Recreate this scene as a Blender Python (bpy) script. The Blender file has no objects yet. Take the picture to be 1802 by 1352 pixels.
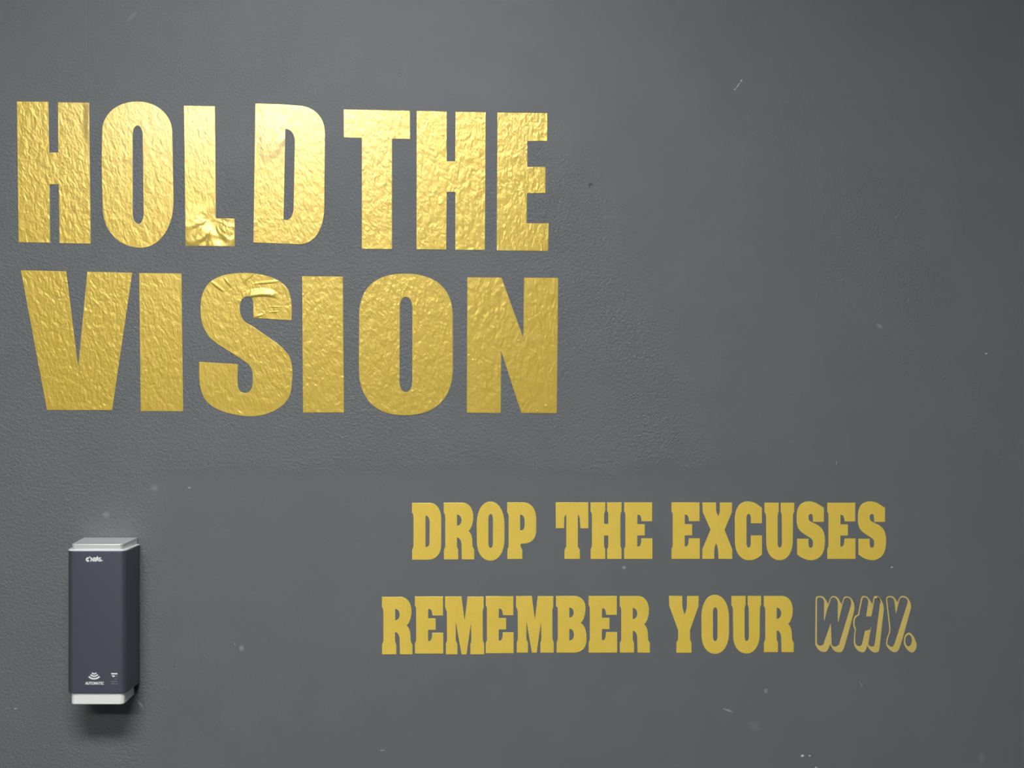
import bpy, bmesh, math
from mathutils import Vector

C = bpy.context.scene.collection
scene = bpy.context.scene

# ------------------------------------------------------------------ camera, world, exposure
CAM_Z = 1.5          # camera height
CAM_D = 2.4          # distance of the lens from the painted wall
cam_data = bpy.data.cameras.new('camera')
cam = bpy.data.objects.new('camera', cam_data)
C.objects.link(cam)
cam.location = (0, -CAM_D, CAM_Z)
cam.rotation_euler = (math.radians(90), 0, 0)
cam_data.sensor_width = 36
cam_data.lens = 36 * CAM_D / 1.802
cam_data.clip_start = 0.05
scene.camera = cam

world = bpy.data.worlds.new('world')
scene.world = world
world.use_nodes = True
world.node_tree.nodes['Background'].inputs[0].default_value = (0.8, 0.88, 1, 1)
world.node_tree.nodes['Background'].inputs[1].default_value = 0.3

scene.view_settings.view_transform = 'Standard'
scene.view_settings.look = 'None'
scene.view_settings.gamma = 1
scene.view_settings.use_curve_mapping = False
scene.view_settings.exposure = 0.0

# ceiling lamps: (x, y, strength, colour)
LAMPS = [
    (-0.42, -2.0, 46.0, (0.95, 0.985, 1.0)),
    (-1.62, -4.3, 58.0, (1.0, 0.985, 0.97)),
    (-1.00, -4.3, 58.0, (1.0, 0.985, 0.97)),
    (2.60, -2.7, 9.0, (0.42, 0.60, 1.0)),  # unseen cool panel, added for the bluish cast on the wall's right side
]
CEIL = 2.9


# ------------------------------------------------------------------ helpers
def tag(o, label=None, cat=None, group=None, kind=None):
    if label: o['label'] = label
    if cat: o['category'] = cat
    if group: o['group'] = group
    if kind: o['kind'] = kind
    return o


def link(name, me, mat=None, parent=None):
    o = bpy.data.objects.new(name, me)
    C.objects.link(o)
    if mat and me is not None:
        me.materials.clear()
        me.materials.append(mat)
    if parent: o.parent = parent
    return o


def bm_obj(name, bm, mat, parent=None, smooth=False):
    me = bpy.data.meshes.new(name)
    bmesh.ops.recalc_face_normals(bm, faces=bm.faces)
    bm.to_mesh(me); bm.free()
    if smooth:
        for p in me.polygons: p.use_smooth = True
    return link(name, me, mat, parent)


def box_bm(x0, x1, y0, y1, z0, z1, bm=None):
    bm = bm or bmesh.new()
    v = [bm.verts.new(p) for p in ((x0, y0, z0), (x1, y0, z0), (x1, y1, z0), (x0, y1, z0),
                                   (x0, y0, z1), (x1, y0, z1), (x1, y1, z1), (x0, y1, z1))]
    for f in ((0, 1, 2, 3), (4, 5, 6, 7), (0, 1, 5, 4), (1, 2, 6, 5), (2, 3, 7, 6), (3, 0, 4, 7)):
        bm.faces.new([v[i] for i in f])
    return bm


class NT:
    """small wrapper that makes math on shader nodes readable"""
    def __init__(self, name):
        self.m = bpy.data.materials.new(name)
        self.m.use_nodes = True
        self.t = self.m.node_tree
        self.b = self.t.nodes['Principled BSDF']

    def n(self, typ, **k):
        nd = self.t.nodes.new(typ)
        for a, v in k.items(): setattr(nd, a, v)
        return nd

    def l(self, a, b): self.t.links.new(a, b)

    def put(self, sock, v):
        if isinstance(v, (int, float, tuple)): sock.default_value = v
        else: self.l(v, sock)

    def math(self, op, a, b=0.0, c=0.0, clamp=False):
        nd = self.n('ShaderNodeMath', operation=op, use_clamp=clamp)
        self.put(nd.inputs[0], a); self.put(nd.inputs[1], b); self.put(nd.inputs[2], c)
        return nd.outputs[0]

    def add(self, a, b): return self.math('ADD', a, b)
    def sub(self, a, b): return self.math('SUBTRACT', a, b)
    def mul(self, a, b): return self.math('MULTIPLY', a, b)

    def step(self, v, lo, hi):
        nd = self.n('ShaderNodeMapRange', interpolation_type='SMOOTHSTEP')
        self.put(nd.inputs['Value'], v)
        nd.inputs['From Min'].default_value = lo
        nd.inputs['From Max'].default_value = hi
        return nd.outputs[0]

    def lerp(self, f, a, b):
        nd = self.n('ShaderNodeMix', data_type='FLOAT')
        self.put(nd.inputs[0], f); self.put(nd.inputs[2], a); self.put(nd.inputs[3], b)
        return nd.outputs[0]

    def mixc(self, f, a, b):
        nd = self.n('ShaderNodeMix', data_type='RGBA')
        self.put(nd.inputs[0], f); self.put(nd.inputs[6], a); self.put(nd.inputs[7], b)
        return nd.outputs[2]

    def noise(self, vec, scale, detail=2, rough=0.5, dist=0.0):
        nd = self.n('ShaderNodeTexNoise')
        self.l(vec, nd.inputs['Vector'])
        nd.inputs['Scale'].default_value = scale
        nd.inputs['Detail'].default_value = detail
        nd.inputs['Roughness'].default_value = rough
        nd.inputs['Distortion'].default_value = dist
        return nd.outputs[0]

    def pos(self):
        g = self.n('ShaderNodeNewGeometry')
        s = self.n('ShaderNodeSeparateXYZ')
        self.l(g.outputs['Position'], s.inputs[0])
        return g.outputs['Position'], s.outputs[0], s.outputs[2]

    def vec(self, x, y, z):
        nd = self.n('ShaderNodeCombineXYZ')
        for i, v in enumerate((x, y, z)): self.put(nd.inputs[i], v)
        return nd.outputs[0]

    def bump(self, height, strength=1.0):
        nd = self.n('ShaderNodeBump')
        nd.inputs['Strength'].default_value = strength
        nd.inputs['Distance'].default_value = 1.0
        self.l(height, nd.inputs['Height'])
        self.l(nd.outputs[0], self.b.inputs['Normal'])

    def blob(self, x, z, cx, cz, rx, rz, ang=0.0):
        """1 inside an ellipse on the wall (metres), soft to 0 outside"""
        a = math.radians(ang)
        dx, dz = self.sub(x, cx), self.sub(z, cz)
        u = self.add(self.mul(dx, math.cos(a)), self.mul(dz, math.sin(a)))
        v = self.sub(self.mul(dz, math.cos(a)), self.mul(dx, math.sin(a)))
        u, v = self.mul(u, 1 / rx), self.mul(v, 1 / rz)
        d = self.add(self.mul(u, u), self.mul(v, v))
        return self.step(self.math('SQRT', d), 1.15, 0.15)


def simple(name, col, rough=0.5, metal=0.0, spec=0.5, emit=None, strength=0.0):
    m = NT(name)
    m.b.inputs['Base Color'].default_value = (*col, 1)
    m.b.inputs['Roughness'].default_value = rough
    m.b.inputs['Metallic'].default_value = metal
    m.b.inputs['Specular IOR Level'].default_value = spec
    if emit:
        m.b.inputs['Emission Color'].default_value = (*emit, 1)
        m.b.inputs['Emission Strength'].default_value = strength
    return m.m


# one millimetre on the wall is one unit of (u, v): u to the right, v downwards
def wx(u): return (u - 901) * 0.001
def wz(v): return CAM_Z + (676 - v) * 0.001


# ------------------------------------------------------------------ materials
def wall_paint():
    m = NT('grey_wall_paint')
    P, x, z = m.pos()
    slow = m.noise(P, 9, 3, 0.55)
    wob = m.mul(m.sub(slow, 0.5), 0.09)
    # where the surface was filled and sanded smooth before painting
    low = m.mul(m.step(m.add(z, wob), wz(812), wz(846)), m.step(m.add(x, wob), wx(245), wx(300)))
    top = m.step(m.add(z, m.mul(wob, 3)), wz(420), wz(90))
    right = m.step(m.add(x, m.mul(wob, 3)), wx(1350), wx(1700))
    amt = m.lerp(top, 1.0, 0.22)
    amt = m.lerp(right, amt, m.mul(amt, 0.55))
    amt = m.lerp(low, amt, 0.12)
    patch = m.lerp(m.noise(P, 16, 2, 0.5), 0.55, 1.35)
    amt = m.mul(amt, patch)
    # stippled roller texture
    a = m.noise(P, 185, 2.5, 0.55, 0.6)
    b = m.noise(P, 420, 2, 0.5, 0.2)
    stip = m.add(m.mul(a, 0.00195), m.mul(b, 0.00055))
    h = m.mul(stip, amt)
    h = m.add(h, m.mul(b, 0.00006))
    # faint vertical drywall seams
    for (u, v0, v1) in ((153.5, -40, 190), (842.5, 100, 190), (1118, 250, 300)):
        s = m.mul(m.step(m.math('ABSOLUTE', m.sub(x, wx(u))), 0.0022, 0.0), m.mul(m.step(z, wz(v1), wz(v1 - 50)), m.step(z, wz(v0), wz(v0 + 50))))
        h = m.add(h, m.mul(s, -0.00012))
    # small pit right of the top line
    h = m.add(h, m.mul(m.blob(x, z, wx(1040), wz(327), 0.0045, 0.0048), -0.0022))
    m.bump(h)
    base = m.mixc(m.step(slow, 0.3, 0.7), (0.132, 0.138, 0.138, 1), (0.140, 0.145, 0.147, 1))
    # scuffs and paint chips, each with a shape of its own
    marks = [(1299, 150, 9, 1.3, 53, 0.55), (1304.5, 142, 1.9, 2.2, 0, 0.9), (1293, 157, 2.4, 1.8, 0, 0.5),
             (1735.5, 622.5, 3.2, 1.3, 15, 0.8), (1548, 574, 8, 4, -35, 0.16),
             (333, 858.5, 4, 1.6, 0, 0.45), (272, 859, 8, 7, 0, 0.10), (187, 906, 8, 7, 0, 0.13),
             (425, 1141, 5.5, 6.5, 10, 0.20), (413, 1133, 2, 2.5, 0, 0.15), (247, 1240, 12, 2.6, -50, 0.22),
             (27, 1247.5, 4, 1.2, 0, 0.7), (1098, 999, 4.2, 4, 40, 0.32),
             (1281, 1250.5, 11, 1.9, -20, 0.35), (1348, 1216, 4.5, 5.5, 0, 0.20),
             (1328, 1278, 16, 11, -20, 0.05), (1412, 1330.5, 3.6, 2.6, 15, 1.0), (1424.8, 1330.5, 2.4, 2.0, 0, 0.8),
             (1436, 1351, 2.5, 2.0, 0, 0.7), (1569.5, 998.5, 2.4, 1.7, 0, 0.9), (1515, 1205, 8, 2.5, -60, 0.10),
             (1728, 1333, 7, 10, 0, 0.06), (1472, 815, 1.0, 5, 0, 0.25), (673, 1321, 6, 1.3, 0, 0.3),
             (233, 28, 16, 5, 45, 0.06)]
    tot = None
    for (u, v, ru, rv, ang, s) in marks:
        k = m.mul(m.blob(x, z, wx(u), wz(v), ru * 0.001, rv * 0.001, ang), s)
        tot = k if tot is None else m.add(tot, k)
    tot = m.math('MINIMUM', tot, 1.0)
    chip = m.step(m.noise(P, 420, 1, 0.5), 0.2, 0.5)
    col = m.mixc(m.mul(tot, m.lerp(chip, 0.6, 1.0)), base, (0.80, 0.82, 0.82, 1))
    dark = [(703, 129, 4, 1.4, 20, 0.4), (1021, 616, 2, 3, 0, 0.5), (306, 1173, 1.4, 3.5, 0, 0.5), (1590, 940, 20, 14, 0, 0.04)]
    dt = None
    for (u, v, ru, rv, ang, s) in dark:
        k = m.mul(m.blob(x, z, wx(u), wz(v), ru * 0.001, rv * 0.001, ang), s)
        dt = k if dt is None else m.add(dt, k)
    col = m.mixc(dt, col, (0.02, 0.02, 0.02, 1))
    m.l(col, m.b.inputs['Base Color'])
    m.b.inputs['Roughness'].default_value = 0.5
    m.b.inputs['Specular IOR Level'].default_value = 0.4
    return m.m


def gold_vinyl(name, amp, big, c0, c1, metal, rough, coat):
    """gold foil vinyl; the relief of the wall telegraphs through it"""
    m = NT(name)
    P, x, z = m.pos()
    w = m.noise(P, 14, 2, 0.5)
    # stretched orange peel, its direction wandering over the letters
    ang = m.mul(m.sub(w, 0.5), 0.022)
    v = m.vec(m.add(m.mul(x, 1.35), m.add(m.mul(z, 0.22), ang)), 0.0, m.mul(z, 0.80))
    a = m.noise(v, 78, 1.6, 0.5, 0.35)
    b = m.noise(v, 210, 2, 0.5, 0.2)
    h = m.add(m.mul(a, 0.0024 * amp), m.mul(b, 0.0011 * amp))
    # small air bubbles
    vor = m.n('ShaderNodeTexVoronoi'); m.l(P, vor.inputs['Vector']); vor.inputs['Scale'].default_value = 55
    vor.inputs['Randomness'].default_value = 1.0
    bub = m.step(vor.outputs['Distance'], 0.19, 0.0)
    h = m.add(h, m.mul(m.mul(bub, m.step(m.noise(P, 23, 1), 0.48, 0.6)), 0.00028))
    if big:
        # creases fanning out from the inner corner of the L
        dx, dz = m.sub(x, wx(376)), m.sub(z, wz(386))
        th = m.math('ARCTAN2', dz, dx)
        r = m.math('SQRT', m.add(m.mul(dx, dx), m.mul(dz, dz)))
        fan = m.noise(m.vec(m.mul(th, 1.0), m.mul(r, 14.0), 0.0), 2.1, 1.0, 0.5, 0.3)
        fm = m.mul(m.step(r, 0.004, 0.030), m.step(r, 0.080, 0.045))
        fm = m.mul(fm, m.step(z, wz(350), wz(410)))
        h = m.add(h, m.mul(m.mul(fan, fm), 0.0062))
        # slanting folds on the left stem of the D
        dg = m.add(m.mul(m.sub(x, wx(475)), 0.86), m.mul(m.sub(z, wz(250)), -0.5))
        fold = m.noise(m.vec(dg, 0.0, m.mul(m.add(m.mul(m.sub(x, wx(475)), 0.5), m.mul(m.sub(z, wz(250)), 0.86)), 0.22)), 85, 1, 0.5)
        h = m.add(h, m.mul(m.mul(fold, m.blob(x, z, wx(478), wz(245), 0.034, 0.046, 0)), 0.0030))
        # horizontal ruck across the upper arm of the S
        arc = m.sub(z, m.add(wz(519), m.mul(m.mul(m.sub(x, wx(462)), m.sub(x, wx(462))), -6.0)))
        ridge = m.mul(m.step(arc, -0.004, 0.0005), m.step(arc, 0.013, 0.001))
        rmask = m.mul(m.step(x, wx(422), wx(445)), m.step(x, wx(492), wx(468)))
        h = m.add(h, m.mul(m.mul(ridge, rmask), 0.0026))
        # rucked upper left of the S
        for (u, vv, ru, rv, an, s) in ((384, 505, 15, 3.4, -38, 0.0016), (401, 497, 11, 2.8, -50, 0.0012),
                                        (470, 497, 24, 3.2, 6, 0.0011), (484, 540, 10, 2.0, 0, 0.0010), (455, 556, 9, 3, 20, 0.0010),
                                        (482, 549, 9, 2.0, 5, 0.0009), (440, 487, 14, 2.4, 40, 0.0008)):
            h = m.add(h, m.mul(m.blob(x, z, wx(u), wz(vv), ru * .001, rv * .001, an), s))
        # lifted right edge of the first H
        lift = m.mul(m.mul(m.step(x, wx(147), wx(156)), m.step(x, wx(175), wx(165))), m.mul(m.step(z, wz(262), wz(225)), m.step(z, wz(176), wz(190))))
        h = m.add(h, m.mul(lift, 0.0016))
    m.bump(h)
    t = m.noise(P, 30, 3, 0.6)
    col = m.mixc(m.step(t, 0.3, 0.7), (*c0, 1), (*c1, 1))
    m.l(col, m.b.inputs['Base Color'])
    m.b.inputs['Metallic'].default_value = metal
    m.b.inputs['Roughness'].default_value = rough
    m.b.inputs['Specular IOR Level'].default_value = 1.0 if big else 0.6
    m.b.inputs['Coat Weight'].default_value = coat
    m.b.inputs['Coat Roughness'].default_value = 0.20
    return m.m


def shell_plastic():
    m = NT('navy_shell_plastic')
    P, x, z = m.pos()
    m.bump(m.mul(m.noise(P, 900, 2), 0.00006))
    m.b.inputs['Base Color'].default_value = (0.130, 0.135, 0.170, 1)
    m.b.inputs['Metallic'].default_value = 0.65
    m.b.inputs['Roughness'].default_value = 0.42
    m.b.inputs['Specular IOR Level'].default_value = 0.5
    return m.m


def silver_plastic():
    m = NT('silver_grey_plastic')
    P, x, z = m.pos()
    n = m.noise(P, 60, 3)
    m.l(m.mixc(n, (0.86, 0.87, 0.85, 1), (0.92, 0.93, 0.91, 1)), m.b.inputs['Base Color'])
    m.b.inputs['Roughness'].default_value = 0.36
    m.b.inputs['Metallic'].default_value = 0.55
    return m.m


M_WALL = wall_paint()
M_GOLD = gold_vinyl('gold_foil_vinyl', 0.46, True, (0.72, 0.50, 0.055), (0.76, 0.52, 0.065), 0.35, 0.33, 1.0)
M_GOLD2 = gold_vinyl('gold_satin_vinyl', 0.26, False, (0.87, 0.62, 0.085), (0.92, 0.64, 0.10), 0.15, 0.36, 0.2)
M_GOLD3 = gold_vinyl('dull_gold_vinyl', 0.2, False, (0.76, 0.58, 0.15), (0.80, 0.60, 0.17), 0.15, 0.4, 0.1)
M_FLAP = simple('loose_gold_foil', (0.80, 0.66, 0.30), 0.16, 0.9)
M_NAVY = shell_plastic()
M_SILVER = silver_plastic()
M_PALE = simple('pale_grey_plastic', (0.84, 0.83, 0.79), 0.4)
M_BLACK = simple('black_plastic', (0.012, 0.012, 0.016), 0.5)
M_WHITE = simple('white_print', (0.85, 0.86, 0.84), 0.5)
M_FAINT = simple('faded_grey_print', (0.20, 0.20, 0.23), 0.5)


def room_mat(name, col, scale, rough):
    m = NT(name)
    P, x, z = m.pos()
    n = m.noise(P, scale, 3)
    m.l(m.mixc(n, (*[c * 0.92 for c in col], 1), (*[c * 1.08 for c in col], 1)), m.b.inputs['Base Color'])
    m.b.inputs['Roughness'].default_value = rough
    return m.m


M_CEIL = room_mat('white_ceiling', (0.50, 0.51, 0.51), 40, 0.9)
M_FLOOR = room_mat('dark_rubber_floor', (0.06, 0.06, 0.063), 80, 0.7)
M_SIDE = room_mat('side_wall_paint', (0.14, 0.142, 0.145), 20, 0.6)
M_FRONT = room_mat('pale_far_wall_paint', (0.60, 0.60, 0.58), 20, 0.6)
M_FRAME = simple('lamp_frame_white', (0.8, 0.8, 0.8), 0.4)

# ------------------------------------------------------------------ the setting
X0, X1, Y0 = -3.6, 4.2, -9.0


def struct(name, bm, mat):
    return tag(bm_obj(name, bm, mat), kind='structure')


struct('wall_back', box_bm(X0 - 0.12, X1 + 0.12, 0.0, 0.12, -0.1, CEIL + 0.1), M_WALL)
struct('wall_left', box_bm(X0 - 0.12, X0, Y0, 0.0, -0.1, CEIL + 0.1), M_SIDE)
struct('wall_right', box_bm(X1, X1 + 0.12, Y0, 0.0, -0.1, CEIL + 0.1), M_SIDE)
struct('wall_front', box_bm(X0 - 0.12, X1 + 0.12, Y0 - 0.12, Y0, -0.1, CEIL + 0.1), M_FRONT)
struct('floor', box_bm(X0, X1, Y0, 0.0, -0.1, 0.0), M_FLOOR)
struct('ceiling', box_bm(X0, X1, Y0, 0.0, CEIL, CEIL + 0.1), M_CEIL)


# ------------------------------------------------------------------ ceiling lamps
WHERE = ['nearest the lettered wall', 'at the back, outer of the left pair', 'at the back, inner of the left pair', 'on the right, added to tint that side of the wall blue']
for i, (lx, ly, st, colr) in enumerate(LAMPS):
    root = link('ceiling_light', None)
    root.location = (lx, ly, CEIL)
    tag(root, 'white ceiling light panel ' + WHERE[i], 'ceiling light', 'light panels on the ceiling')
    hw, hd = (0.6, 0.3) if i == 0 else (0.3, 0.3)
    bm = bmesh.new()
    for (a, b, c, d) in ((-hw, hw, -hd, -hd + .02), (-hw, hw, hd - .02, hd), (-hw, -hw + .02, -hd + .02, hd - .02), (hw - .02, hw, -hd + .02, hd - .02)):
        box_bm(a, b, c, d, -0.025, 0.0, bm)
    bm_obj('frame', bm, M_FRAME, root)
    em = simple('lamp_diffuser_%s' % 'abcd'[i], (0.8, 0.8, 0.8), 0.6, emit=colr, strength=st)
    bm_obj('diffuser', box_bm(-hw + .02, hw - .02, -hd + .02, hd - .02, -0.018, -0.002), em, root)


# ------------------------------------------------------------------ lettering
def parse(path, ox, oy, s, t0):
    """outline in tracing units -> list of (u, v) in wall millimetres.
    'K a,b c,d' rounds the corner a,b on the way to c,d; '( ... )' is a smooth run."""
    tok = path.replace('(', ' ( ').replace(')', ' ) ').split()
    P = lambda w: tuple(float(q) for q in w.split(','))
    pts, i = [], 0
    while i < len(tok):
        w = tok[i]
        if w == 'K':
            k, e, a = P(tok[i + 1]), P(tok[i + 2]), pts[-1]
            i += 3
            c1 = (a[0] + (k[0] - a[0]) * t0, a[1] + (k[1] - a[1]) * t0)
            c2 = (e[0] + (k[0] - e[0]) * t0, e[1] + (k[1] - e[1]) * t0)
            for j in range(1, 15):
                q = j / 14; r = 1 - q
                pts.append(tuple(r**3 * a[d] + 3 * r * r * q * c1[d] + 3 * r * q * q * c2[d] + q**3 * e[d] for d in (0, 1)))
        elif w == '(':
            j = i + 1
            run = [pts[-1]] if pts else []
            while tok[j] != ')': run.append(P(tok[j])); j += 1
            i = j + 1
            if not pts: pts.append(run[0])
            if len(run) < 3:
                pts += run[1:]
                continue
            ext = [tuple(2 * run[0][d] - run[1][d] for d in (0, 1))] + run + [tuple(2 * run[-1][d] - run[-2][d] for d in (0, 1))]
            for q in range(1, len(ext) - 2):
                p0, p1, p2, p3 = ext[q - 1:q + 3]
                d1, d2, d3 = [max(math.dist(a, b), 1e-6) ** 0.5 for a, b in ((p0, p1), (p1, p2), (p2, p3))]
                for k in range(1, 6):
                    f = k / 5
                    o = []
                    for d in (0, 1):
                        m1 = (p1[d] - p0[d]) / d1 - (p2[d] - p0[d]) / (d1 + d2) + (p2[d] - p1[d]) / d2
                        m2 = (p2[d] - p1[d]) / d2 - (p3[d] - p1[d]) / (d2 + d3) + (p3[d] - p2[d]) / d3
                        m1 *= d2; m2 *= d2
                        o.append((2*f**3 - 3*f*f + 1) * p1[d] + (f**3 - 2*f*f + f) * m1 + (-2*f**3 + 3*f*f) * p2[d] + (f**3 - f*f) * m2)
                    pts.append(tuple(o))
        else:
            pts.append(P(w)); i += 1
    out = [(ox + p[0] / s, oy + p[1] / s) for p in pts]
    clean = [out[0]]
    for p in out[1:]:
        if math.dist(p, clean[-1]) > 0.05: clean.append(p)
    if math.dist(clean[0], clean[-1]) < 0.05: clean.pop()
    return clean


def plate(name, loops, y_back, thick, bevel, mat, k=1.0, parent=None):
    """flat cut-out plate from outlines (u, v); k scales about the camera axis for planes nearer than the wall"""
    xs = [(p[0] - 901) * 0.001 * k for l in loops for p in l]
    zs = [CAM_Z + (676 - p[1]) * 0.001 * k for l in loops for p in l]
    cx, bz = (min(xs) + max(xs)) / 2, min(zs)
    cu = bpy.data.curves.new(name, 'CURVE')
    cu.dimensions = '2D'
    cu.fill_mode = 'BOTH'
    cu.extrude = thick / 2 - bevel
    cu.bevel_depth = bevel
    cu.bevel_resolution = 1
    cu.offset = -bevel
    for l in loops:
        sp = cu.splines.new('POLY')
        sp.points.add(len(l) - 1)
        for q, p in zip(sp.points, l):
            q.co = ((p[0] - 901) * 0.001 * k - cx, CAM_Z + (676 - p[1]) * 0.001 * k - bz, 0, 1)
        sp.use_cyclic_u = True
    tmp = bpy.data.objects.new('tmp', cu)
    me = bpy.data.meshes.new_from_object(tmp)
    bpy.data.objects.remove(tmp)
    bpy.data.curves.remove(cu)
    me.name = name
    for p in me.polygons: p.use_smooth = False
    for v in me.vertices:      # stand it up: x, z in the plane, y towards the room
        x, z, d = v.co
        v.co = (x, -d - thick / 2, z)
    o = link(name, me, mat)
    o.location = (cx, y_back, bz)
    if parent:
        o.parent = parent
        o.location = Vector((cx, y_back, bz)) - parent.location
    return o


def letter(char, loops, mat, label, group, cat='letter', name='wall_letter', thick=0.0009):
    o = plate(name, loops, 0.0, thick, 0.0003, mat)
    return tag(o, label, cat, group)


TOP = 'large gold block letters at the upper left of the wall'
A, B_, Cc = (10, 160, 4.6625), (310, 160, 4.6625), (590, 160, 4.505)
Dd, Ee, Ff = (20, 460, 4.6625), (330, 460, 4.6625), (610, 460, 4.505)
BIG = [
    ('H', A, .58, ['93,88 352,90 358,506 432,506 430,94 686,98 691,600 699,1255 443,1250 437,768 362,766 365,1247 107,1242'],
     'large gold letter H with lifted right edge, starting the top word HOLD'),
    ('O', A, .58, ['793,330 K 795,88 1080,88 K 1352,88 1368,330 1378,900 K 1378,1288 1110,1288 K 800,1288 797,960 788,600',
                   '1043,360 K 1043,285 1083,285 K 1125,285 1125,370 1133,1000 K 1133,1090 1090,1092 K 1045,1090 1043,1010'],
     'large narrow gold letter O in the top word HOLD, crinkled bright top'),
    ('L', B_, .58, ['64,122 320,126 326,1046 480,1048 481,1277 78,1272 70,560'],
     'large gold letter L of HOLD with creases fanning from its inner corner'),
    ('D', B_, .6, ['650,103 ( 880,111 1000,120 ) K 1215,128 1222,340 1216,960 K 1212,1262 1010,1259 634,1245 642,680',
                   '897,313 K 970,316 974,410 964,950 K 962,1060 905,1060 882,1060'],
     'large gold letter D ending HOLD, brightest glossy highlight on it'),
    ('T', Cc, .6, ['67,147 592,158 594,382 450,380 450,1256 211,1254 211,374 68,370'],
     'large gold letter T starting the word THE in the top line'),
    ('H', Cc, .6, ['645,158 884,164 884,558 950,558 953,166 1193,170 1190,700 1186,1263 951,1261 951,803 884,802 880,1259 644,1257'],
     'large gold letter H in the middle of THE in the top line'),
    ('E', Cc, .6, ['1285,172 1683,176 1680,398 1523,398 1523,602 1667,603 1666,812 1520,812 1518,1050 1692,1050 1688,1270 1280,1266'],
     'large gold letter E at the right end of the top line'),
    ('V', Dd, .6, ['79,74 451,82 549,868 624,86 993,93 828,1222 293,1220'],
     'large gold letter V starting the word VISION in the second line'),
    ('I', Dd, .6, ['1050,97 1396,100 1410,1230 1062,1230'],
     'large plain gold letter I between the V and S of VISION'),
    ('S', Ee, .6, ['855,484 ( 853,340 822,225 740,155 610,110 440,96 280,120 175,180 120,280 108,420 126,525 180,620 250,680 ) 430,795 '
                   '( 500,845 530,900 536,970 530,1030 508,1068 472,1081 438,1072 417,1035 410,960 ) 414,845 97,825 '
                   '( 97,950 110,1050 150,1140 230,1205 350,1250 520,1272 650,1252 770,1190 835,1110 858,990 860,880 840,790 790,722 730,668 ) 530,530 '
                   '( 465,490 435,430 430,370 445,315 485,290 522,296 540,335 ) 541,465'],
     'large curved gold letter S with a wrinkled upper arm in VISION'),
    ('I', Ee, .6, ['940,122 1275,126 1284,1242 948,1242'],
     'large plain gold letter I between the S and O of VISION'),
    ('O', Ff, .65, ['99,430 K 99,98 460,98 K 838,98 842,430 843,850 K 838,1222 460,1222 K 98,1222 97,850',
                    '423,370 K 423,285 470,283 K 517,285 521,370 520,950 K 515,1037 470,1037 K 422,1037 420,950'],
     'large wide gold letter O near the end of VISION'),
    ('N', Ff, .6, ['957,128 1228,130 1400,605 1407,130 1677,132 1666,1205 1385,1203 1226,714 1222,1203 953,1201'],
     'large gold letter N at the right end of VISION'),
]
for ch, (ox, oy, s), t0, paths, lab in BIG:
    letter(ch, [parse(p, ox, oy, s, t0) for p in paths], M_GOLD, lab, TOP)

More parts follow.
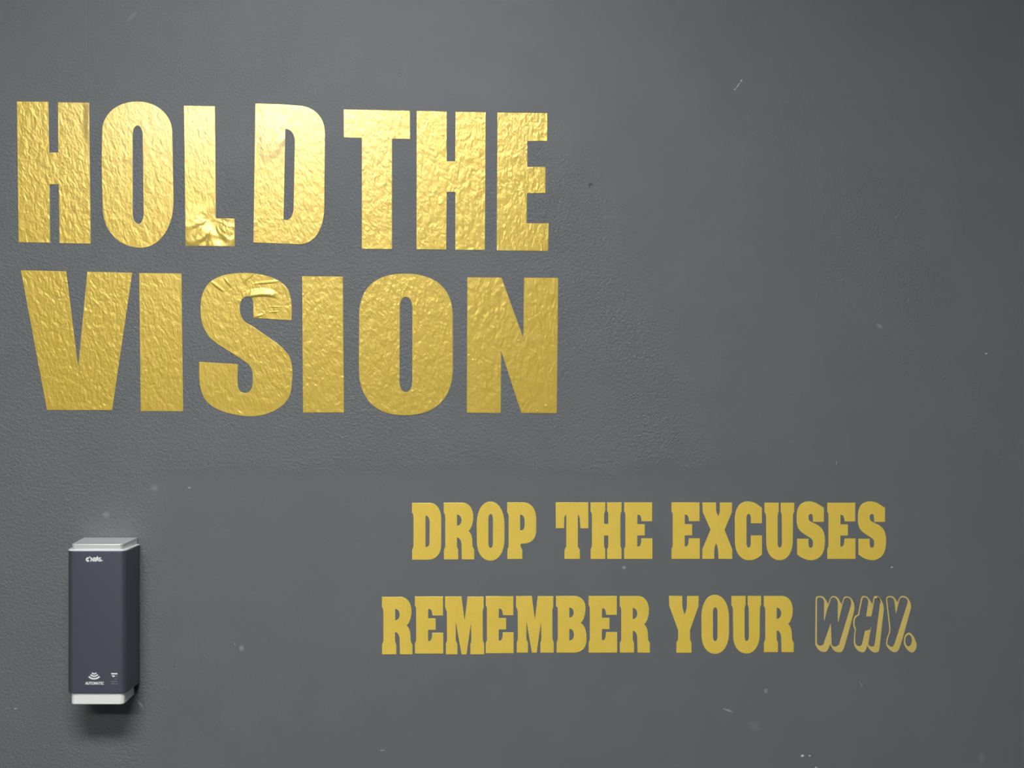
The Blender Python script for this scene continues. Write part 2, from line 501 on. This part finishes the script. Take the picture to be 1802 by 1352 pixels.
# slab serif alphabet of the two small lines, traced once per letter
G = {
    'D': ['110,115 350,115 K 497,118 500,320 500,680 K 490,865 330,867 112,867 112,735 130,690 130,320 ( 125,268 110,240 )',
          '290,284 K 343,284 345,370 343,640 K 343,697 300,698 290,698'],
    'R': ['530,112 780,112 K 925,115 925,300 K 925,435 860,485 K 912,520 912,620 915,690 938,735 938,862 772,862 766,660 K 760,575 707,572 '
          '707,690 724,735 724,862 532,862 532,735 550,690 550,330 ( 546,275 530,240 )',
          '707,270 K 765,270 767,345 K 765,418 707,418'],
    'O': ['965,400 K 965,97 1148,97 K 1335,97 1338,400 1338,600 K 1330,880 1152,880 K 975,880 968,640',
          '1122,330 K 1122,262 1152,262 K 1182,262 1182,330 1182,640 K 1182,710 1152,710 K 1122,710 1122,640'],
    'P': ['1367,108 1590,108 K 1757,112 1757,330 1757,480 K 1752,652 1600,652 1547,656 1547,690 1570,735 1570,857 1370,857 1370,735 1387,690 1387,330 ( 1384,270 1367,235 )',
          '1541,270 K 1600,270 1601,350 1601,410 K 1600,482 1550,482 1541,482'],
    'T': ['157,130 682,130 682,542 555,542 ( 545,420 538,360 515,320 ) 513,830 545,880 548,1028 298,1028 300,880 327,830 327,320 ( 300,360 296,440 292,542 ) 160,542'],
    'H': ['710,130 947,130 947,265 ( 935,290 928,330 ) 928,473 995,473 995,330 ( 990,290 975,265 ) 975,130 1208,130 1208,270 ( 1196,295 1190,340 ) '
          '1190,820 1208,870 1208,1028 975,1028 975,870 ( 990,845 995,800 ) 995,655 928,655 928,800 ( 935,845 947,870 ) 947,1028 712,1028 712,875 733,820 733,340 ( 728,300 710,275 )'],
    'E': ['1243,130 1693,130 1693,430 1523,430 ( 1515,380 1502,342 1480,327 1457,325 ) 1455,475 1575,475 1575,655 1455,655 1455,828 '
          '( 1485,828 1508,795 1520,700 ) 1697,700 1697,1028 1243,1028 1243,870 1262,820 1262,340 ( 1258,300 1243,275 )'],
    'X': ['562,125 772,125 772,235 ( 782,280 803,332 ) ( 824,280 830,235 ) 830,125 1017,125 1015,270 903,538 1020,830 1020,978 808,978 805,880 '
          '( 795,800 773,740 ) ( 752,800 745,870 ) 745,978 562,978 562,830 688,535 568,270'],
    'C': ['1468,205 1468,440 1300,440 1298,370 K 1297,297 1268,297 K 1233,297 1233,360 1233,740 K 1233,806 1265,806 K 1297,806 1297,740 1297,622 1470,620 1470,912 '
          '( 1400,965 1330,992 1265,998 ) K 1060,995 1055,720 1053,370 K 1055,107 1250,107 ( 1330,120 1400,155 1468,205 )'],
    'U': ['1500,128 1718,128 1718,265 ( 1708,290 1703,330 ) 1703,740 K 1703,806 1734,806 K 1767,806 1767,740 1765,330 ( 1760,290 1748,265 ) 1748,128 '
          '1955,128 1955,265 ( 1942,290 1937,330 ) 1934,700 K 1930,998 1735,998 K 1532,998 1528,740 1524,340 ( 1518,300 1500,268 )'],
    'S': ['775,205 775,418 608,418 ( 603,340 595,305 572,298 547,312 540,355 555,400 620,435 700,478 760,545 788,640 790,740 770,860 720,940 650,985 575,998 480,978 420,950 365,908 ) '
          '365,672 540,672 ( 540,760 550,797 572,808 598,795 607,740 598,690 560,655 480,605 405,545 367,470 357,370 368,240 410,160 480,118 560,108 640,125 700,158 775,205 )'],
    'M': ['122,100 318,100 355,385 390,100 582,102 582,230 570,270 572,620 588,665 588,790 423,790 423,668 ( 432,640 435,600 ) 431,415 378,790 318,790 250,400 '
          '250,620 270,668 270,790 132,790 132,665 146,620 143,280 122,225'],
    'B': ['610,98 840,98 K 975,102 975,240 K 975,385 915,425 K 987,465 987,590 987,650 K 975,790 840,790 618,790 618,665 632,625 632,290 ( 628,240 610,220 )',
          '775,240 K 828,242 828,300 K 828,362 775,362', '775,498 K 832,500 832,570 K 830,642 775,642'],
    'Y': ['88,105 267,105 268,240 ( 278,290 298,352 ) ( 320,290 328,240 ) 330,105 487,105 485,240 370,560 372,685 390,720 390,857 187,857 190,720 210,685 212,560 92,235'],
}
GB = {}
for ch, paths in G.items():
    loops = [parse(p, 0, 0, 1, .6) for p in paths]
    us = [p[0] for p in loops[0]]; vs = [p[1] for p in loops[0]]
    GB[ch] = (loops, min(us), max(us), min(vs), max(vs))


def box_of(crop, x0, x1, y0, y1):
    ox, oy, s = crop
    return (ox + x0 / s, ox + x1 / s, oy + y0 / s, oy + y1 / s)


g, h_, i_, j_ = (710, 870, 7.508), (960, 870, 9.01), (1170, 870, 8.581), (1360, 870, 8.581)
k_, l_, m_ = (660, 1035, 7.508), (890, 1035, 6.931), (1165, 1035, 7.508)
LINE1 = 'small gold slab serif letters of the upper small line'
LINE2 = 'small gold slab serif letters of the lower small line'
SMALL = [
    ('D', box_of(g, 110, 502, 115, 867), 'small gold slab serif letter D starting the word DROP'),
    ('R', box_of(g, 530, 938, 112, 862), 'small gold slab serif letter R in the word DROP'),
    ('O', box_of(g, 965, 1338, 97, 880), 'small gold slab serif letter O in the word DROP'),
    ('P', box_of(g, 1367, 1757, 108, 857), 'small gold slab serif letter P ending the word DROP'),
    ('T', box_of(h_, 157, 682, 130, 1028), 'small gold slab serif letter T above the word YOUR, starting small word THE'),
    ('H', box_of(h_, 710, 1208, 130, 1028), 'small gold slab serif letter H in the small word THE'),
    ('E', box_of(h_, 1243, 1697, 130, 1028), 'small gold slab serif letter E ending the small word THE'),
    ('E', box_of(i_, 97, 530, 123, 978), 'small gold slab serif letter E starting the word EXCUSES'),
    ('X', box_of(i_, 562, 1020, 125, 978), 'small gold slab serif letter X in the word EXCUSES'),
    ('C', box_of(i_, 1052, 1470, 107, 998), 'small gold slab serif letter C in the word EXCUSES'),
    ('U', (1344.8, 1397.9, 884.9, 986.3), 'small gold slab serif letter U in the word EXCUSES'),
    ('S', box_of(j_, 355, 790, 108, 998), 'small gold letter S in the middle of EXCUSES, right after the U'),
    ('E', box_of(j_, 818, 1250, 128, 978), 'small gold letter E between the two S letters of EXCUSES'),
    ('S', box_of(j_, 1280, 1713, 108, 998), 'small gold letter S at the very end of EXCUSES'),
    ('R', box_of(k_, 88, 497, 118, 878), 'small gold slab serif letter R starting the word REMEMBER'),
    ('E', box_of(k_, 524, 905, 113, 868), 'small gold letter E right after the first R of REMEMBER'),
    ('M', box_of(k_, 922, 1445, 113, 878), 'small gold letter M, first of the two in REMEMBER'),
    ('E', (854.4, 904.2, 1049.6, 1149.9), 'small gold letter E between the two M letters of REMEMBER'),
    ('M', box_of(l_, 122, 588, 100, 790), 'small gold letter M just before the B of REMEMBER'),
    ('B', box_of(l_, 610, 987, 98, 790), 'small gold slab serif letter B in the word REMEMBER'),
    ('E', box_of(l_, 1008, 1361, 98, 790), 'small gold letter E between the B and last R of REMEMBER'),
    ('R', box_of(l_, 1387, 1760, 98, 790), 'small gold letter R at the end of REMEMBER'),
    ('Y', box_of(m_, 88, 487, 105, 857), 'small gold slab serif letter Y starting the word YOUR'),
    ('O', box_of(m_, 516, 888, 90, 872), 'small gold slab serif letter O in the word YOUR'),
    ('U', box_of(m_, 913, 1312, 105, 868), 'small gold slab serif letter U in the word YOUR'),
    ('R', box_of(m_, 1341, 1742, 105, 850), 'small gold slab serif letter R ending the word YOUR'),
]
for n, (ch, (u0, u1, v0, v1), lab) in enumerate(SMALL):
    u0 += 0.35; u1 -= 0.35
    loops, a0, a1, b0, b1 = GB[ch]
    L = [[(u0 + (p[0] - a0) / (a1 - a0) * (u1 - u0), v0 + (p[1] - b0) / (b1 - b0) * (v1 - v0)) for p in l] for l in loops]
    letter(ch, L, M_GOLD2, lab, LINE1 if n < 14 else LINE2, thick=0.0008)

OUT = 'outlined gold shadow letters at the end of the lowest line'
n_ = (1420, 1035, 8.581)
WHY = [
    ('wall_letter', ['130,180 ( 142,135 190,120 250,135 290,190 320,245 ) ( 340,180 370,130 410,122 460,145 495,200 522,250 ) '
                     '( 540,190 560,140 600,127 660,150 700,210 717,290 700,400 ) ( 640,620 545,935 515,968 470,970 420,955 375,900 350,850 ) '
                     '( 320,920 290,960 240,965 190,945 150,900 127,860 125,800 )',
                     '152,190 ( 160,152 190,143 238,160 258,200 ) 255,470 262,497 ( 310,310 345,225 365,160 402,142 440,160 465,210 ) 465,490 471,520 '
                     '( 520,320 545,225 567,163 600,145 645,160 668,210 662,270 ) 500,800 ( 480,860 440,885 395,880 372,850 ) 370,790 360,530 265,800 '
                     '( 245,855 210,872 170,862 150,830 )'],
     'slanted outlined gold letter W with thick right shadow, starting WHY', 'letter'),
    ('wall_letter', ['815,165 ( 835,125 870,120 910,135 950,185 990,250 ) ( 1000,170 1020,122 1070,125 1110,165 1150,250 1160,320 ) '
                     '1095,910 ( 1078,960 1040,975 990,965 940,920 908,870 ) ( 890,930 860,968 820,970 770,945 720,880 705,820 ) 712,700 722,635 '
                     '( 702,580 700,490 720,430 768,400 ) 780,340',
                     '835,180 ( 845,152 875,143 910,160 927,205 ) 893,430 968,428 981,395 1018,180 ( 1028,150 1055,148 1085,165 1100,215 ) 1095,300 1025,835 '
                     '( 1010,878 975,885 940,870 926,840 ) 958,650 970,575 950,632 876,648 832,845 ( 810,875 780,878 745,860 730,830 ) 728,710 740,618 '
                     '( 722,570 722,490 745,440 788,412 ) 795,360'],
     'slanted outlined gold letter H with peeling top corner in WHY', 'letter'),
    ('wall_letter', ['1194,180 ( 1205,135 1250,122 1300,130 1340,175 1367,215 ) ( 1390,160 1420,125 1470,122 1520,150 1560,220 1571,290 1552,370 ) '
                     '( 1500,560 1390,920 1360,962 1310,970 1250,935 1205,880 1192,830 ) ( 1205,760 1240,650 1238,570 )',
                     '1212,180 ( 1220,148 1250,143 1295,155 1320,195 ) 1338,365 1346,378 1390,205 ( 1410,155 1450,143 1500,160 1520,200 1512,250 ) 1325,835 '
                     '( 1302,880 1265,888 1215,850 ) 1214,820 ( 1225,760 1259,650 1257,570 )'],
     'slanted outlined gold letter Y with thick right shadow ending WHY', 'letter'),
    ('full_stop', ['1462,800 ( 1475,730 1510,687 1550,675 1600,720 1640,800 1655,860 1638,935 1590,975 1540,955 1490,900 1465,845 1462,800 )',
                   '1483,800 ( 1495,740 1530,705 1570,730 1584,790 1566,860 1530,885 1498,858 1483,800 )'],
     'outlined gold oval full stop after the word WHY', 'punctuation mark'),
]
for nm, paths, lab, cat in WHY:
    o = letter('', [parse(p, *n_, .6) for p in paths], M_GOLD3, lab, OUT, cat, nm, thick=0.0008)
    if 'peeling' in lab:
        # the corner of the foil has come loose and curls off the wall
        path = [(1040, 125, 150, .6), (1062, 127, 154, 1.8), (1082, 138, 166, 2.8), (1098, 160, 190, 2.9), (1112, 185, 222, 1.9), (1128, 225, 250, .7)]
        bm = bmesh.new()
        rows = []
        for (a, v0, v1, lift) in path:
            p0 = (n_[0] + a / n_[2], n_[1] + v0 / n_[2])
            p1 = (n_[0] + (a - 14) / n_[2], n_[1] + v1 / n_[2])
            rows.append([bm.verts.new(Vector((wx(p[0]), -lift * 0.001 * f, wz(p[1]))) - o.location) for p, f in ((p0, 0.25), (p1, 1.0))])
        for q in range(len(rows) - 1):
            bm.faces.new((rows[q][0], rows[q + 1][0], rows[q + 1][1], rows[q][1]))
        flap = bm_obj('peeled_corner', bm, M_FLAP, o)
        flap['label'] = 'glinting loose foil corner curling off the wall'
        sm = flap.modifiers.new('thickness', 'SOLIDIFY'); sm.thickness = 0.00015

# ------------------------------------------------------------------ dispenser
DX = -0.7055      # centre line of the dispenser
DF = 0.085       # how far its front stands off the wall
disp = link('soap_dispenser', None)
disp.location = (DX, 0, 0.954)
tag(disp, 'navy automatic soap dispenser with silver top and bottom caps on grey wall', 'dispenser')


def shell(name, hw_f, hw_b, yf, yb, z0, z1, r, mat, bev=0.0012, slope=0.0):
    """upright shell: rounded front corners, tapering slightly towards the wall"""
    prof = [(-hw_b, yb), (-hw_f, yf + r)]
    for j in range(1, 9):
        a = math.pi / 2 * j / 8
        prof.append((-hw_f + r - r * math.cos(a), yf + r - r * math.sin(a)))
    prof.append((hw_f - r, yf))
    for j in range(1, 9):
        a = math.pi / 2 * j / 8
        prof.append((hw_f - r + r * math.sin(a), yf + r - r * math.cos(a)))
    prof.append((hw_b, yb))
    bm = bmesh.new()
    bot = [bm.verts.new((x, y, z0 - 0.954)) for x, y in prof]
    top = [bm.verts.new((x, y, z1 - 0.954 + slope * (y - yf))) for x, y in prof]
    bm.faces.new(bot[::-1]); bm.faces.new(top)
    for q in range(len(prof)):
        w = (q + 1) % len(prof)
        f = bm.faces.new((bot[q], bot[w], top[w], top[q]))
    o = bm_obj(name, bm, mat, disp, smooth=False)
    for p in o.data.polygons:
        p.use_smooth = True
    md = o.modifiers.new('bevel', 'BEVEL'); md.width = bev; md.segments = 3; md.limit_method = 'ANGLE'; md.angle_limit = math.radians(40)
    md.harden_normals = True
    return o


shell('backplate', 0.0490, 0.0490, -0.010, 0.0, 0.963, 1.214, 0.003, M_BLACK)
shell('body', 0.0505, 0.0513, -DF, -0.004, 0.975, 1.216, 0.0115, M_NAVY, 0.001)
shell('rim', 0.0506, 0.0515, -DF - 0.0001, -0.003, 1.2161, 1.2185, 0.0115, M_PALE, 0.0006)['label'] = 'thin pale silver rim around the top'
shell('top_cap', 0.0437, 0.0472, -DF + 0.003, -0.002, 1.2185, 1.2278, 0.0065, M_SILVER, 0.0012, 0.03)['label'] = 'silver grey raised top cap'
shell('bottom_cap', 0.0452, 0.0430, -DF + 0.004, -0.008, 0.9545, 0.975, 0.0075, M_PALE, 0.002)['label'] = 'pale silver nozzle cover'

KF = (CAM_D - DF - 0.0004) / CAM_D


def print_on(name, loops, mat, parent=disp, label=None):
    o = plate(name, loops, -DF, 0.0004, 0.0, mat, k=KF, parent=parent)
    if label: o['label'] = label
    return o


def arc_band(cx, cy, r0, r1, a0, a1, n=14):
    out = [(cx + r1 * math.sin(math.radians(a0 + (a1 - a0) * i / n)), cy + r1 * math.cos(math.radians(a0 + (a1 - a0) * i / n))) for i in range(n + 1)]
    out += [(cx + r0 * math.sin(math.radians(a1 + (a0 - a1) * i / n)), cy + r0 * math.cos(math.radians(a1 + (a0 - a1) * i / n))) for i in range(n + 1)]
    return out


# three bowed sensor waves
for r0, r1, a in ((3.2, 5.5, 56), (7.3, 9.7, 48), (11.6, 14.4, 46)):
    print_on('sensor_wave', [arc_band(165.6, 1182.0, r0, r1, -a, a)], M_WHITE)


def text_mesh(name, body, u0, u1, v0, v1, mat, offset=0.0):
    """a line of print fitted to the box u0..u1, v0..v1 of the shell's face"""
    cu = bpy.data.curves.new(name, 'FONT')
    cu.body = body
    cu.offset = offset
    cu.extrude = 0.02
    tmp = bpy.data.objects.new('tmp', cu)
    me = bpy.data.meshes.new_from_object(tmp)
    bpy.data.objects.remove(tmp); bpy.data.curves.remove(cu)
    xs = [v.co.x for v in me.vertices]; ys = [v.co.y for v in me.vertices]
    a0, a1, b0, b1 = min(xs), max(xs), min(ys), max(ys)
    for v in me.vertices:
        u = u0 + (v.co.x - a0) / (a1 - a0) * (u1 - u0)
        w = v1 - (v.co.y - b0) / (b1 - b0) * (v1 - v0)
        d = -0.0001 if v.co.z < 0 else -0.0004
        v.co = Vector(((u - 901) * 0.001 * KF, -DF + d, CAM_Z + (676 - w) * 0.001 * KF)) - disp.location
    me.name = name
    return link(name, me, mat, disp)


text_mesh('printed_word', 'AUTOMATIC', 149.8, 182.6, 1200.2, 1205.4, M_WHITE, 0.03)['label'] = 'small white word AUTOMATIC'
# maker's wordmark: round C, pointed I and A, dot at the end
lz = lambda pts: [(140 + a / 36.04, 970 + b / 36.04) for a, b in pts]
ring = lambda cx, cy, rx, ry, n=20: [(cx + rx * math.cos(2 * math.pi * i / n), cy + ry * math.sin(2 * math.pi * i / n)) for i in range(n)]
WM = [
    [ring(540, 540, 150, 145), ring(532, 540, 44, 42)],
    [[(590, 400), (640, 330), (690, 400), (690, 665), (590, 665)]],
    [[(705, 410), (770, 410), (850, 560), (850, 410), (905, 410), (905, 665), (840, 665), (760, 520), (760, 665), (705, 665)]],
    [[(880, 405), (1075, 405), (1075, 470), (1015, 470), (1015, 665), (930, 665), (930, 470), (880, 470)]],
    [[(1075, 400), (1130, 310), (1180, 400), (1215, 640), (1150, 640), (1140, 590), (1095, 590), (1080, 660), (1000, 660)]],
    [[(1225, 410), (1380, 405), (1350, 465), (1290, 470), (1290, 500), (1370, 540), (1390, 620), (1340, 665), (1210, 665), (1190, 600), (1300, 600), (1300, 575), (1215, 530), (1205, 450)]],
    [ring(1425, 612, 36, 38, 12)],
]
for k, L in enumerate(WM):
    o = print_on('logo_letter' if k < 6 else 'logo_dot', [lz(l) for l in L], M_WHITE)
# tiny instruction label at the lower right
rect = lambda u0, u1, v0, v1: [(u0, v0), (u1, v0), (u1, v1), (u0, v1)]
print_on('label_bar', [rect(195.7, 206.6, 1185.0, 1187.2)], M_WHITE, label='white bar of the small label')
print_on('label_pointer', [[(196.4, 1189.2), (202, 1189.2), (201.4, 1191.4), (199.6, 1192.0), (198, 1191)]], M_WHITE)
print_on('label_line', [rect(202, 206.4, 1189.6, 1191.2)], M_FAINT)
print_on('label_line', [rect(201.5, 206.6, 1195.2, 1196.2)], M_FAINT)
print_on('label_line', [rect(195.5, 206.4, 1199.4, 1200.5)], M_FAINT)
for a, b in ((195.8, 199), (199.8, 202.4), (203.8, 206.3)):
    print_on('label_line', [rect(a, b, 1203.2, 1204.8)], M_FAINT)
